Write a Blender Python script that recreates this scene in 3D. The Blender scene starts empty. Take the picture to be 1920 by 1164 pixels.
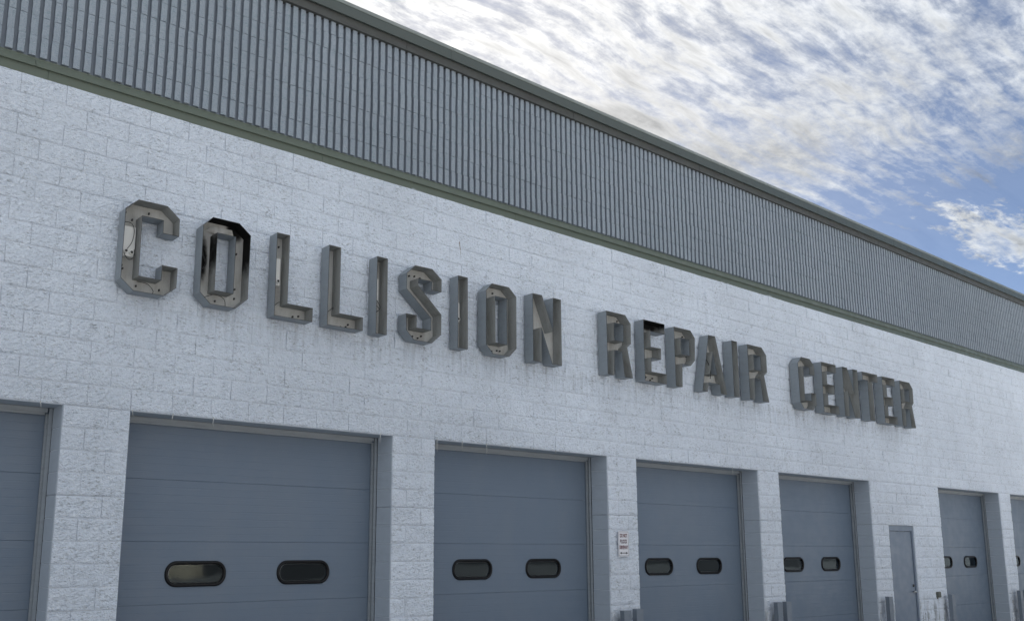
import bpy, bmesh, math, random
import numpy as np
from mathutils import Vector, Matrix, noise
from mathutils.geometry import tessellate_polygon

random.seed(7)
rng = np.random.default_rng(7)
C = bpy.context.scene.collection
R = math.radians
ZD = 3.048            # height of the door heads; all heights below are given relative to it and raised by ZD
H, F = 0.2032, 0.4064   # course height, block length

# ------------------------------------------------------------------ camera
cam_d = bpy.data.cameras.new("camera")
cam = bpy.data.objects.new("camera", cam_d)
C.objects.link(cam)
CAM = Vector((-2.341, -8.511, ZD - 1.1956))
yaw, pit, rol = 0.66095, 0.17867, 0.00861
fw = Vector((math.sin(yaw) * math.cos(pit), math.cos(yaw) * math.cos(pit), math.sin(pit)))
r0 = Vector((math.cos(yaw), -math.sin(yaw), 0))
u0 = r0.cross(fw)
rr = math.cos(rol) * r0 + math.sin(rol) * u0
uu = -math.sin(rol) * r0 + math.cos(rol) * u0
m = Matrix((rr, uu, -fw)).transposed().to_4x4()
m.translation = CAM
cam.matrix_world = m
cam_d.sensor_width = 36
cam_d.lens = 1700.5 / 1920 * 36
cam_d.shift_x = (960 - 816.3) / 1920
cam_d.shift_y = (707.4 - 582) / 1920
cam_d.clip_end = 3000
bpy.context.scene.camera = cam

# ------------------------------------------------------------------ sky, sun, exposure
SUN_AZ, SUN_EL = R(40), R(27)
sun_dir = Vector((math.sin(SUN_AZ) * math.cos(SUN_EL), math.cos(SUN_AZ) * math.cos(SUN_EL), math.sin(SUN_EL)))
world = bpy.data.worlds.new("World")
bpy.context.scene.world = world
world.use_nodes = True
wt = world.node_tree
wt.nodes.clear()


class G:
    """tiny node-graph helper"""
    def __init__(self, tree):
        self.t = tree

    def n(self, typ, **kw):
        nd = self.t.nodes.new(typ)
        ins = kw.pop("ins", {})
        for k, v in kw.items():
            setattr(nd, k, v)
        for k, v in ins.items():
            self.set(nd, k, v)
        return nd

    def set(self, nd, k, v):
        s = nd.inputs[k]
        if hasattr(v, "is_output") or isinstance(v, bpy.types.NodeSocket):
            self.t.links.new(v, s)
        else:
            s.default_value = v

    def math(self, op, a, b=0.0, c=None, clamp=False):
        nd = self.n("ShaderNodeMath", operation=op, use_clamp=clamp)
        self.set(nd, 0, a)
        self.set(nd, 1, b)
        if c is not None:
            self.set(nd, 2, c)
        return nd.outputs[0]

    def vmath(self, op, a, b=(0, 0, 0)):
        nd = self.n("ShaderNodeVectorMath", operation=op)
        self.set(nd, 0, a)
        if op == "SCALE":
            self.set(nd, "Scale", b)
        else:
            self.set(nd, 1, b)
        return nd.outputs["Value"] if op in ("DOT_PRODUCT", "LENGTH") else nd.outputs["Vector"]

    def noise(self, vec, scale, detail=4, rough=0.55, dist=0.0):
        nd = self.n("ShaderNodeTexNoise", ins={"Scale": scale, "Detail": detail, "Roughness": rough, "Distortion": dist})
        self.t.links.new(vec, nd.inputs["Vector"])
        return nd.outputs["Fac"]

    def map(self, v, a, b, c=0.0, d=1.0, smooth=True):
        nd = self.n("ShaderNodeMapRange", interpolation_type="SMOOTHSTEP" if smooth else "LINEAR")
        nd.clamp = True
        self.set(nd, "Value", v)
        for k, x in zip(("From Min", "From Max", "To Min", "To Max"), (a, b, c, d)):
            self.set(nd, k, x)
        return nd.outputs["Result"]

    def mix(self, f, a, b, mode="MIX"):
        nd = self.n("ShaderNodeMix", data_type="RGBA", blend_type=mode)
        self.set(nd, 0, f)
        self.set(nd, 6, a)
        self.set(nd, 7, b)
        return nd.outputs[2]

    def mapping(self, vec, loc=(0, 0, 0), rot=(0, 0, 0), scale=(1, 1, 1)):
        nd = self.n("ShaderNodeMapping", ins={"Location": loc, "Rotation": rot, "Scale": scale})
        self.t.links.new(vec, nd.inputs["Vector"])
        return nd.outputs["Vector"]


g = G(wt)
sky = g.n("ShaderNodeTexSky", sky_type="NISHITA", sun_disc=False)
sky.sun_elevation = SUN_EL
sky.sun_rotation = SUN_AZ
sky.air_density, sky.dust_density, sky.ozone_density = 0.5, 0.2, 2.5
SKY_STRENGTH = 0.05
CLOUD = 0.262
tc = g.n("ShaderNodeTexCoord").outputs["Generated"]
dirn = g.vmath("NORMALIZE", tc)
sep = g.n("ShaderNodeSeparateXYZ", ins={0: dirn})
zc = g.math("MAXIMUM", sep.outputs["Z"], 0.02)
zz = g.math("ADD", zc, 0.06)
px = g.math("DIVIDE", sep.outputs["X"], zz)
py = g.math("DIVIDE", sep.outputs["Y"], zz)
pl = g.n("ShaderNodeCombineXYZ", ins={0: px, 1: py, 2: 0.0}).outputs[0]
# cloud sheet: broad cover in the west breaking into combed rows of streaks towards a clear east
warp = g.n("ShaderNodeTexNoise", ins={"Scale": 1.8, "Detail": 3.0})
wt.links.new(pl, warp.inputs["Vector"])
wv = g.vmath("SCALE", g.vmath("SUBTRACT", warp.outputs["Color"], (0.5, 0.5, 0.5)), 0.11)
plw = g.vmath("ADD", pl, wv)
cover = g.noise(plw, 1.3, 4, 0.55)
rows = g.noise(g.mapping(plw, rot=(0, 0, R(-16)), scale=(1.6, 5.2, 1)), 1.9, 4, 0.55, 0.0)
strk = g.noise(g.mapping(plw, rot=(0, 0, R(-20)), scale=(2.2, 13.0, 1)), 1.9, 6, 0.62, 0.0)
fine = g.noise(g.mapping(plw, rot=(0, 0, R(-12)), scale=(1.0, 1.7, 1)), 15.0, 7, 0.68, 0.15)
clear = g.map(g.math("ADD", g.math("MULTIPLY", py, -0.12), px), 0.75, 2.55, 0.0, 1.0, smooth=False)
dens = g.math("ADD", g.math("MULTIPLY", g.math("SUBTRACT", cover, 0.5), 0.9), g.math("MULTIPLY", g.math("SUBTRACT", rows, 0.5), 0.85))
dens = g.math("ADD", dens, g.math("MULTIPLY", g.math("SUBTRACT", strk, 0.5), 1.6))
dens = g.math("ADD", dens, g.math("MULTIPLY", g.math("SUBTRACT", fine, 0.5), 0.95))
dens0 = dens
dens = g.math("ADD", dens, g.math("SUBTRACT", 0.66, g.math("ADD", g.math("MULTIPLY", g.math("POWER", clear, 1.2), 0.55), g.math("MULTIPLY", g.map(g.math("ADD", g.math("MULTIPLY", py, -0.12), px), 1.85, 2.5), 0.55))))
# one stray puff in the clear part
pd = g.vmath("MULTIPLY", g.vmath("SUBTRACT", plw, (2.72, 0.93, 0)), (1 / 0.34, 1 / 0.13, 0))
puff = g.map(g.math("ADD", g.vmath("LENGTH", pd), g.math("MULTIPLY", fine, -1.2)), 0.75, -0.1)
dens = g.math("ADD", dens, g.math("MULTIPLY", puff, 0.9))
cfac = g.map(dens, 0.05, 0.70, 0.0, 0.97, smooth=False)
veil = g.math("ADD", 0.06, g.math("MULTIPLY", g.math("SUBTRACT", 1.0, clear), 0.12))
cfac = g.math("MAXIMUM", cfac, g.math("ADD", g.math("MULTIPLY", cfac, g.math("SUBTRACT", 1.0, veil)), veil))
sun_dot = g.vmath("DOT_PRODUCT", dirn, tuple(sun_dir))
glow = g.math("POWER", g.math("MAXIMUM", sun_dot, 0.0), 10.0)
thick = g.map(g.math("ADD", dens0, g.math("MULTIPLY", cover, 0.9)), 0.30, 0.95)
lum = g.math("ADD", CLOUD, g.math("MULTIPLY", glow, 0.02))
lum = g.math("SUBTRACT", lum, g.math("MULTIPLY", thick, 0.12))
lum = g.math("ADD", lum, g.math("MULTIPLY", g.math("SUBTRACT", fine, 0.5), 0.22))
lum = g.math("SUBTRACT", lum, g.math("MULTIPLY", g.map(dens, 0.75, 0.25), 0.06))
ccol = g.mix(glow, (0.86, 0.925, 1.0, 1), (1.0, 0.99, 0.97, 1))
bg_sky = g.n("ShaderNodeBackground", ins={"Color": g.mix(1.0, sky.outputs[0], (0.58, 0.575, 0.555, 1), "MULTIPLY"), "Strength": SKY_STRENGTH})
bg_cl = g.n("ShaderNodeBackground", ins={"Color": ccol, "Strength": lum})
mx = g.n("ShaderNodeMixShader", ins={0: cfac, 1: bg_sky.outputs[0], 2: bg_cl.outputs[0]})
wo = g.n("ShaderNodeOutputWorld")
wt.links.new(mx.outputs[0], wo.inputs["Surface"])

sl = bpy.data.lights.new("sun", "SUN")
sl.energy = 5.0
sl.angle = R(0.6)
sl.color = (1.0, 0.95, 0.88)
so = bpy.data.objects.new("sun", sl)
so.rotation_euler = (-sun_dir).to_track_quat("-Z", "Y").to_euler()
C.objects.link(so)

vs = bpy.context.scene.view_settings
vs.view_transform = "Standard"
vs.look = "None"
vs.exposure = 2.0
vs.gamma = 1.0
vs.use_curve_mapping = False
bpy.context.scene.cycles.use_denoising = True
bpy.context.scene.cycles.max_bounces = 8

# ------------------------------------------------------------------ materials


def mat(name, col, rough=0.7, metal=0.0, spec=0.4):
    mm = bpy.data.materials.new(name)
    mm.use_nodes = True
    b = mm.node_tree.nodes["Principled BSDF"]
    b.inputs["Base Color"].default_value = (*col, 1)
    b.inputs["Roughness"].default_value = rough
    b.inputs["Metallic"].default_value = metal
    b.inputs["Specular IOR Level"].default_value = spec
    return mm, G(mm.node_tree), b


def bump(g, b, h, strength, dist):
    nd = g.n("ShaderNodeBump", ins={"Strength": strength, "Distance": dist, "Height": h})
    g.t.links.new(nd.outputs[0], b.inputs["Normal"])


def wpos(g):
    return g.n("ShaderNodeNewGeometry").outputs["Position"]


def split_face(name, col, dirt, amp, stains):
    mm, g, b = mat(name, col, 0.85, spec=0.25)
    p = wpos(g)
    pr = g.mapping(p, rot=(0, R(32), 0), scale=(0.9, 1.0, 1.15))
    n1 = g.noise(pr, 58, 3, 0.6, 0.2)
    n2 = g.noise(pr, 115, 3, 0.6, 0.2)
    vo = g.n("ShaderNodeTexVoronoi", ins={"Scale": 60.0, "Randomness": 1.0})
    g.t.links.new(g.vmath("ADD", pr, g.vmath("SCALE", g.n("ShaderNodeTexNoise", ins={"Scale": 30.0}).outputs["Color"], 0.012)), vo.inputs["Vector"])
    h = g.math("ADD", g.math("ADD", n1, g.math("MULTIPLY", n2, 0.45)), g.math("MULTIPLY", vo.outputs["Distance"], 0.55))
    bump(g, b, h, 1.0, amp)
    # weathering: grime in broad soft patches broken by the grain, plus dark specks that put relief shade into the colour
    big = g.map(g.noise(p, 1.15, 5, 0.65), 0.50, 0.72)
    gr = g.map(g.noise(p, 26, 4, 0.7), 0.40, 0.66)
    d = g.math("MULTIPLY", big, gr)
    # dark specks that also paint the shade of small hollows, thicker in some patches than in others
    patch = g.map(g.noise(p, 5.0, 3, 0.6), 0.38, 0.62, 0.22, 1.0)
    pit_shade = g.map(g.noise(g.mapping(p, rot=(0, R(24), 0), scale=(0.6, 1.0, 1.45)), 40, 4, 0.70, 0.3), 0.51, 0.68)
    d = g.math("ADD", g.math("MULTIPLY", d, 0.30), g.math("MULTIPLY", g.math("MULTIPLY", pit_shade, patch), 0.60))
    sp = g.n("ShaderNodeSeparateXYZ", ins={0: p})
    if stains:
        # rain-washed dirt below the sign letters: vertical runs that die out downwards
        zf = g.map(sp.outputs["Z"], ZD + 0.62, ZD + 1.10)
        top = g.map(sp.outputs["Z"], ZD + 1.16, ZD + 1.08)
        runs = g.map(g.noise(g.mapping(p, scale=(16, 1, 0.7)), 1.0, 4, 0.7), 0.42, 0.72)
        xr = g.math("MULTIPLY", g.map(sp.outputs["X"], 0.2, 1.2), g.map(sp.outputs["X"], 16.9, 16.2))
        st = g.math("MULTIPLY", g.math("MULTIPLY", zf, top), g.math("MULTIPLY", runs, xr))
        d = g.math("ADD", d, g.math("MULTIPLY", st, 0.40))
        # splash grime low on the piers
        low = g.math("MULTIPLY", g.map(sp.outputs["Z"], ZD - 2.0, ZD - 2.5), g.map(g.noise(g.mapping(p, scale=(5, 1, 1)), 1.3, 4, 0.7), 0.46, 0.62))
        d = g.math("ADD", d, g.math("MULTIPLY", low, 0.7))
    d = g.math("MINIMUM", d, 1.0)
    var = g.map(g.noise(p, 0.5, 2), 0.3, 0.7, 0.93, 1.05)
    basec = g.mix(1.0, (*col, 1), g.n("ShaderNodeCombineColor", ins={0: var, 1: var, 2: var}).outputs[0], "MULTIPLY")
    g.t.links.new(g.mix(d, basec, (*dirt, 1)), b.inputs["Base Color"])  # dirt colour tints both the grime and the painted hollow shade
    return mm


M = {}
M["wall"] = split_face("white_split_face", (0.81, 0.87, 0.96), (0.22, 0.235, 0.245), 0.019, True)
M["flute"] = split_face("grey_fluted_split_face", (0.30, 0.34, 0.385), (0.14, 0.23, 0.24), 0.007, False)


def mortar(name, col):
    mm, g, b = mat(name, col, 0.9, spec=0.2)
    bump(g, b, g.noise(wpos(g), 60, 4, 0.6), 0.5, 0.006)
    return mm


M["mortar"] = mortar("painted_mortar", (0.72, 0.76, 0.82))
M["flute_mortar_shaded"] = mortar("grey_groove_shaded", (0.23, 0.26, 0.30))  # darker than the rib faces: recess shade put into the colour


def painted_metal(name, col, rough=0.45, streak=0.25, dirt=(0.10, 0.095, 0.08)):
    mm, g, b = mat(name, col, rough, spec=0.45)
    p = wpos(g)
    s1 = g.map(g.noise(g.mapping(p, scale=(1.2, 3, 9)), 2.2, 5, 0.7), 0.45, 0.75)
    s2 = g.map(g.noise(p, 14, 4, 0.7), 0.45, 0.8)
    d = g.math("MULTIPLY", g.math("ADD", g.math("MULTIPLY", s1, 0.7), g.math("MULTIPLY", s2, 0.3)), streak)
    g.t.links.new(g.mix(d, (*col, 1), (*dirt, 1)), b.inputs["Base Color"])
    rgh = g.map(g.noise(p, 6, 3), 0.3, 0.7, rough - 0.08, rough + 0.12)
    g.t.links.new(rgh, b.inputs["Roughness"])
    bump(g, b, g.noise(p, 3.0, 2), 0.25, 0.004)
    return mm


M["green"] = painted_metal("green_flashing", (0.112, 0.135, 0.105), 0.4, 0.35)
def apron_mat():
    """green sheet with a soft uneven edge of wall paint along its foot"""
    mm = painted_metal("green_flashing_oversprayed", (0.112, 0.135, 0.105), 0.4, 0.35)
    g = G(mm.node_tree)
    b = mm.node_tree.nodes["Principled BSDF"]
    old = b.inputs["Base Color"].links[0].from_socket
    p = wpos(g)
    z = g.n("ShaderNodeSeparateXYZ", ins={0: p}).outputs["Z"]
    top = g.math("ADD", ZD + 3.030, g.math("MULTIPLY", g.map(g.noise(g.mapping(p, scale=(1, 0.1, 0.1)), 1.6, 4, 0.6), 0.42, 0.75), 0.05))
    f = g.map(g.math("SUBTRACT", top, z), -0.012, 0.014, 0.0, 0.75)
    g.t.links.new(g.mix(f, old, (0.46, 0.50, 0.54, 1)), b.inputs["Base Color"])
    return mm


M["apron"] = apron_mat()
M["board"] = painted_metal("brown_green_board", (0.078, 0.082, 0.076), 0.6, 0.8, (0.055, 0.045, 0.05))
M["fascia"] = painted_metal("dark_green_fascia", (0.075, 0.09, 0.083), 0.4, 0.3)
M["cap"] = painted_metal("grey_green_coping", (0.17, 0.19, 0.17), 0.4, 0.3)
M["frame"] = painted_metal("grey_door_track", (0.29, 0.32, 0.35), 0.45, 0.3)
M["jamb"] = painted_metal("grey_painted_smooth_block", (0.42, 0.47, 0.53), 0.75, 0.15, (0.15, 0.15, 0.15))
M["post"] = painted_metal("grey_guard_post", (0.175, 0.205, 0.245), 0.5, 0.2)
M["leaf"] = painted_metal("grey_steel_door", (0.165, 0.205, 0.265), 0.45, 0.1)
M["ret"] = painted_metal("grey_sign_return", (0.245, 0.275, 0.30), 0.5, 0.3, (0.14, 0.13, 0.12))
M["rim"] = mat("dark_trim_edge", (0.045, 0.045, 0.043), 0.6)[0]
M["rubber"] = mat("black_rubber", (0.006, 0.006, 0.007), 0.38, spec=0.25)[0]
M["wire"] = mat("black_wire", (0.015, 0.015, 0.015), 0.5)[0]
M["box"] = mat("off_white_transformer", (0.74, 0.74, 0.72), 0.5)[0]
M["steel"] = mat("brushed_steel", (0.45, 0.45, 0.45), 0.35, 1.0)[0]
M["white"] = mat("white_sign_face", (0.72, 0.72, 0.76), 0.4)[0]
M["red"] = mat("dark_red_print", (0.11, 0.008, 0.015), 0.5)[0]
M["maroon"] = mat("maroon_print", (0.075, 0.02, 0.035), 0.5)[0]
M["black"] = mat("black_print", (0.02, 0.02, 0.025), 0.5)[0]
M["olive"] = painted_metal("olive_outlet_cover", (0.11, 0.115, 0.095), 0.5, 0.3)
M["drip"] = mat("whitish_mortar_drip", (0.50, 0.51, 0.50), 0.8)[0]
M["rust"] = mat("rust_stain", (0.20, 0.11, 0.06), 0.9)[0]


def door_mat():
    mm, g, b = mat("grey_door_paint", (0.140, 0.182, 0.240), 0.42, spec=0.4)
    p = wpos(g)
    sp = g.n("ShaderNodeSeparateXYZ", ins={0: p})
    ribs = g.math("PINGPONG", g.math("MULTIPLY", sp.outputs["Z"], 1 / 0.0762), 0.5)
    ribs = g.map(ribs, 0.0, 0.06)
    grain = g.noise(g.mapping(p, scale=(3, 1, 160)), 1.0, 3, 0.6)
    h = g.math("ADD", g.math("MULTIPLY", ribs, 0.5), g.math("MULTIPLY", grain, 0.6))
    bump(g, b, h, 0.6, 0.004)
    sm = g.map(g.noise(g.mapping(p, scale=(1, 1, 0.35)), 2.0, 5, 0.6), 0.35, 0.75, 0.0, 0.22)
    col = g.mix(sm, (0.140, 0.182, 0.240, 1), (0.19, 0.215, 0.245, 1))
    sc = g.map(g.noise(g.mapping(p, scale=(0.7, 1, 14)), 5.0, 4, 0.7), 0.66, 0.74, 0.0, 0.16)
    g.t.links.new(g.mix(sc, col, (0.10, 0.11, 0.13, 1)), b.inputs["Base Color"])
    g.t.links.new(g.map(g.noise(p, 5, 4), 0.3, 0.7, 0.36, 0.52), b.inputs["Roughness"])
    return mm


M["door"] = door_mat()


def glass_mat():
    mm = bpy.data.materials.new("dark_window_glass")
    mm.use_nodes = True
    t = mm.node_tree
    t.nodes.clear()
    g = G(t)
    fr = g.n("ShaderNodeFresnel", ins={"IOR": 1.55})
    tr = g.n("ShaderNodeBsdfTransparent", ins={"Color": (0.45, 0.48, 0.50, 1)})
    gl = g.n("ShaderNodeBsdfGlossy", ins={"Color": (0.74, 0.90, 1.0, 1), "Roughness": 0.03})
    bp = g.n("ShaderNodeBump", ins={"Strength": 0.10, "Distance": 0.01, "Height": g.noise(wpos(g), 2.5, 1)})
    t.links.new(bp.outputs[0], gl.inputs["Normal"])
    f = g.math("MULTIPLY", fr.outputs[0], 0.45, clamp=True)
    mxs = g.n("ShaderNodeMixShader", ins={0: f, 1: tr.outputs[0], 2: gl.outputs[0]})
    o = g.n("ShaderNodeOutputMaterial")
    t.links.new(mxs.outputs[0], o.inputs[0])
    return mm


M["glass"] = glass_mat()


def letter_inside(name, col, soot=None):
    """soot: list of (x, z, rx, rz) fire stains on the inside of a letter"""
    mm, g, b = mat(name, col, 0.85, spec=0.15)
    p = wpos(g)
    d1 = g.map(g.noise(g.mapping(p, scale=(3, 3, 0.8)), 3.0, 5, 0.7), 0.38, 0.78, 0.0, 0.6)
    c = g.mix(d1, (*col, 1), (col[0] * 0.52, col[1] * 0.48, col[2] * 0.43, 1))
    sp = g.n("ShaderNodeSeparateXYZ", ins={0: p})
    for (x, z, rx, rz) in soot or []:
        dx = g.math("DIVIDE", g.math("SUBTRACT", sp.outputs["X"], x), rx)
        dz = g.math("DIVIDE", g.math("SUBTRACT", sp.outputs["Z"], z), rz)
        r2 = g.math("ADD", g.math("MULTIPLY", dx, dx), g.math("MULTIPLY", dz, dz))
        r2 = g.math("ADD", r2, g.math("MULTIPLY", g.math("SUBTRACT", g.noise(p, 9, 6, 0.7), 0.5), 1.3))
        c = g.mix(g.map(r2, 1.5, 0.25), c, (0.008, 0.008, 0.008, 1))
    g.t.links.new(c, b.inputs["Base Color"])
    return mm


IN_C, BK_C = (0.31, 0.32, 0.315), (0.47, 0.47, 0.455)
M["inside"] = letter_inside("dull_beige_inside", IN_C)
M["back"] = letter_inside("cream_back_panel", BK_C)
SO = [(1.60, ZD + 1.98, 0.30, 0.20), (1.63, ZD + 1.78, 0.10, 0.30), (1.27, ZD + 1.70, 0.055, 0.26), (1.35, ZD + 2.02, 0.2, 0.07)]
M["inside_o"] = letter_inside("sooty_inside", IN_C, SO)
M["back_o"] = letter_inside("sooty_back_panel", BK_C, [(1.23, ZD + 1.62, 0.05, 0.24), (1.56, ZD + 1.98, 0.1, 0.12)])
SE = [(8.26, ZD + 2.05, 0.36, 0.13)]
M["inside_e"] = letter_inside("smoky_inside", IN_C, SE)
M["back_e"] = letter_inside("smoky_back_panel", BK_C, [(8.25, ZD + 2.0, 0.3, 0.10), (8.09, ZD + 1.82, 0.07, 0.09)])


def ground_mat(name, col, sc):
    mm, g, b = mat(name, col, 0.9, spec=0.3)
    p = wpos(g)
    v = g.map(g.noise(p, sc, 6, 0.7), 0.25, 0.75, 0.75, 1.25)
    cc = g.n("ShaderNodeCombineColor", ins={0: v, 1: v, 2: v}).outputs[0]
    g.t.links.new(g.mix(1.0, (*col, 1), cc, "MULTIPLY"), b.inputs["Base Color"])
    bump(g, b, g.noise(p, 70, 4), 0.5, 0.01)
    return mm


M["bounce_lot"] = ground_mat("pale_bounce_lot", (0.45, 0.455, 0.46), 0.8)  # unseen lot, made pale to bounce sunlight onto the shaded wall
M["concrete"] = ground_mat("concrete", (0.34, 0.33, 0.31), 1.4)
M["interior"] = mat("dim_interior_paint", (0.16, 0.16, 0.16), 0.9)[0]
M["beige"] = ground_mat("beige_stucco", (0.68, 0.60, 0.47), 1.0)
M["roof"] = mat("grey_roofing", (0.10, 0.105, 0.115), 0.9)[0]

# ------------------------------------------------------------------ mesh helpers


class MB:
    def __init__(self):
        self.v, self.f, self.mi = [], [], []

    def add(self, verts, faces, mi=0):
        o = len(self.v)
        self.v += [tuple(x) for x in verts]
        self.f += [tuple(i + o for i in f) for f in faces]
        self.mi += [mi] * len(faces)

    def box(self, x0, x1, y0, y1, z0, z1, mi=0):
        self.add([(x0, y0, z0), (x1, y0, z0), (x1, y1, z0), (x0, y1, z0), (x0, y0, z1), (x1, y0, z1), (x1, y1, z1), (x0, y1, z1)],
                 [(0, 1, 5, 4), (1, 2, 6, 5), (2, 3, 7, 6), (3, 0, 4, 7), (4, 5, 6, 7), (3, 2, 1, 0)], mi)

    def prism_x(self, prof, x0, x1, mi=0, caps=True):
        """closed profile of (y, z) swept along x; profile listed so that the faces look outwards"""
        n = len(prof)
        vs_ = [(x0, y, z) for y, z in prof] + [(x1, y, z) for y, z in prof]
        fs = [(i, (i + 1) % n, n + (i + 1) % n, n + i) for i in range(n)]
        if caps:
            fs += [tuple(range(n))[::-1], tuple(range(n, 2 * n))]
        self.add(vs_, fs, mi)

    def tube(self, pts, rad, seg=6, mi=0):
        pts = [Vector(p) for p in pts]
        rings = []
        for i, p in enumerate(pts):
            t = (pts[min(i + 1, len(pts) - 1)] - pts[max(i - 1, 0)]).normalized()
            a = t.orthogonal().normalized()
            bb = t.cross(a)
            r_ = rad[i] if isinstance(rad, (list, tuple)) else rad
            rings.append([p + r_ * (math.cos(2 * math.pi * k / seg) * a + math.sin(2 * math.pi * k / seg) * bb) for k in range(seg)])
        vs_ = [q for r_ in rings for q in r_]
        fs = []
        for i in range(len(pts) - 1):
            for k in range(seg):
                fs.append((i * seg + k, i * seg + (k + 1) % seg, (i + 1) * seg + (k + 1) % seg, (i + 1) * seg + k))
        fs += [tuple(range(seg))[::-1], tuple(range((len(pts) - 1) * seg, len(pts) * seg))]
        self.add(vs_, fs, mi)

    def mesh(self, name, mats, smooth=False):
        me = bpy.data.meshes.new(name)
        me.from_pydata(self.v, [], self.f)
        for mm in mats:
            me.materials.append(mm)
        if len(mats) > 1:
            me.polygons.foreach_set("material_index", self.mi)
        if smooth:
            me.polygons.foreach_set("use_smooth", [True] * len(me.polygons))
        me.validate()
        me.update()
        return me

    def build(self, name, mats, parent=None, smooth=False, recalc=True):
        if not isinstance(mats, (list, tuple)):
            mats = [mats]
        me = self.mesh(name, mats, smooth)
        if recalc:
            fix_normals(me)
        return link(name, me, parent)


def fix_normals(me):
    bm = bmesh.new()
    bm.from_mesh(me)
    bmesh.ops.recalc_face_normals(bm, faces=bm.faces)
    bm.to_mesh(me)
    bm.free()


def bevel_mesh(me, w, seg=1):
    bm = bmesh.new()
    bm.from_mesh(me)
    bmesh.ops.remove_doubles(bm, verts=bm.verts, dist=1e-5)
    bmesh.ops.bevel(bm, geom=[e for e in bm.edges if len(e.link_faces) == 2 and e.calc_face_angle(0) > 0.5], offset=w, segments=seg, affect="EDGES")
    bm.to_mesh(me)
    bm.free()


def link(name, me, parent=None, loc=None, rot=None):
    o = bpy.data.objects.new(name, me)
    C.objects.link(o)
    if parent is not None:
        o.parent = parent
    if loc is not None:
        o.location = loc
    if rot is not None:
        o.rotation_euler = rot
    return o


def thing(name, label, cat, loc=(0, 0, 0), group=None):
    o = link(name, None, None, loc)
    o.empty_display_size = 0.2
    o["label"], o["category"] = label, cat
    if group:
        o["group"] = group
    return o


def proj_px(p):
    """rough size in photo pixels per metre and position, only to rank pieces by how large they show"""
    d = Vector(p) - CAM
    z = d.dot(fw)
    if z <= 0.1:
        return -1, 0, 0
    return 1700.5 / z, 816.3 + 1700.5 * d.dot(rr) / z, 707.4 - 1700.5 * d.dot(uu) / z


# ------------------------------------------------------------------ ground
gm = MB()
gm.add([(-1500, -1500, 0), (1500, -1500, 0), (1500, 1500, 0), (-1500, 1500, 0)], [(0, 1, 2, 3)])
gr = gm.build("ground", M["bounce_lot"], recalc=False)
gr["kind"] = "structure"
am = MB()
am.add([(-6, -3.2, 0.004), (32, -3.2, 0.004), (32, 0.4, 0.004), (-6, 0.4, 0.004)], [(0, 1, 2, 3)])
ap = am.build("concrete_apron", M["concrete"], recalc=False)
ap["kind"] = "structure"

# ------------------------------------------------------------------ the repair building
XL, XR = -5.2832, 29.2608          # ends of the facade (multiples of a half block)
W, P = 3.048, 0.6096
doors = [(-W, 0.0)]
x = P
for i in range(4):
    doors.append((x, x + W))
    x += W + P
doors.append((43 * F, 43 * F + W))
doors.append((43 * F + W + P, 43 * F + 2 * W + P))
PERS = (37.5 * F, 40 * F)
PERS_TOP = -4 * H

bld = thing("repair_building", "long white block repair garage with grey ribbed upper wall and grey roll doors", "building", ((XL + XR) / 2, 0, 0))
BO = Vector(bld.location)


def kid(mb, name, mats, parent, recalc=True, smooth=False):
    """build a mesh given in world coordinates under a parent (parents keep no rotation)"""
    o = mb.build(name, mats, None, smooth, recalc)
    o.parent = parent
    off = Vector((0, 0, 0))
    q = parent
    while q is not None:
        off += Vector(q.location)
        q = q.parent
    o.location = -off
    return o


def put(name, me, parent, loc, rot=(0, 0, 0)):
    """link a mesh made round its own origin at a world position under a parent"""
    off = Vector((0, 0, 0))
    q = parent
    while q is not None:
        off += Vector(q.location)
        q = q.parent
    return link(name, me, parent, Vector(loc) - off, rot)


# openings cut from the wall, per course
def solid_spans(z):
    """solid x-spans of the wall at height z (relative to the door heads)"""
    cuts = []
    if z < 0:
        cuts += doors
    if z < PERS_TOP:
        cuts.append(PERS)
    cuts.sort()
    spans, a = [], XL
    for c0, c1 in cuts:
        spans.append((a, c0))
        a = c1
    spans.append((a, XR))
    return spans


bw = MB()
MY = -0.0025
for a, b in solid_spans(-1):
    bw.box(a + 0.002, b - 0.002, MY, 0.293, 0.0, ZD + PERS_TOP - 0.003)
for a, b in solid_spans(-0.4):
    bw.box(a + 0.002, b - 0.002, MY, 0.293, ZD + PERS_TOP, ZD - 0.003)
bw.box(XL, XR, MY, 0.293, ZD + 0.0, ZD + 15 * H - 0.004)
wall = kid(bw, "split_face_wall", [M["mortar"]], bld)


def nz(p, s, seed):
    return noise.noise(Vector((p[0] * s + seed * 17.3, p[1] * s, p[2] * s + seed * 5.1)))


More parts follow.
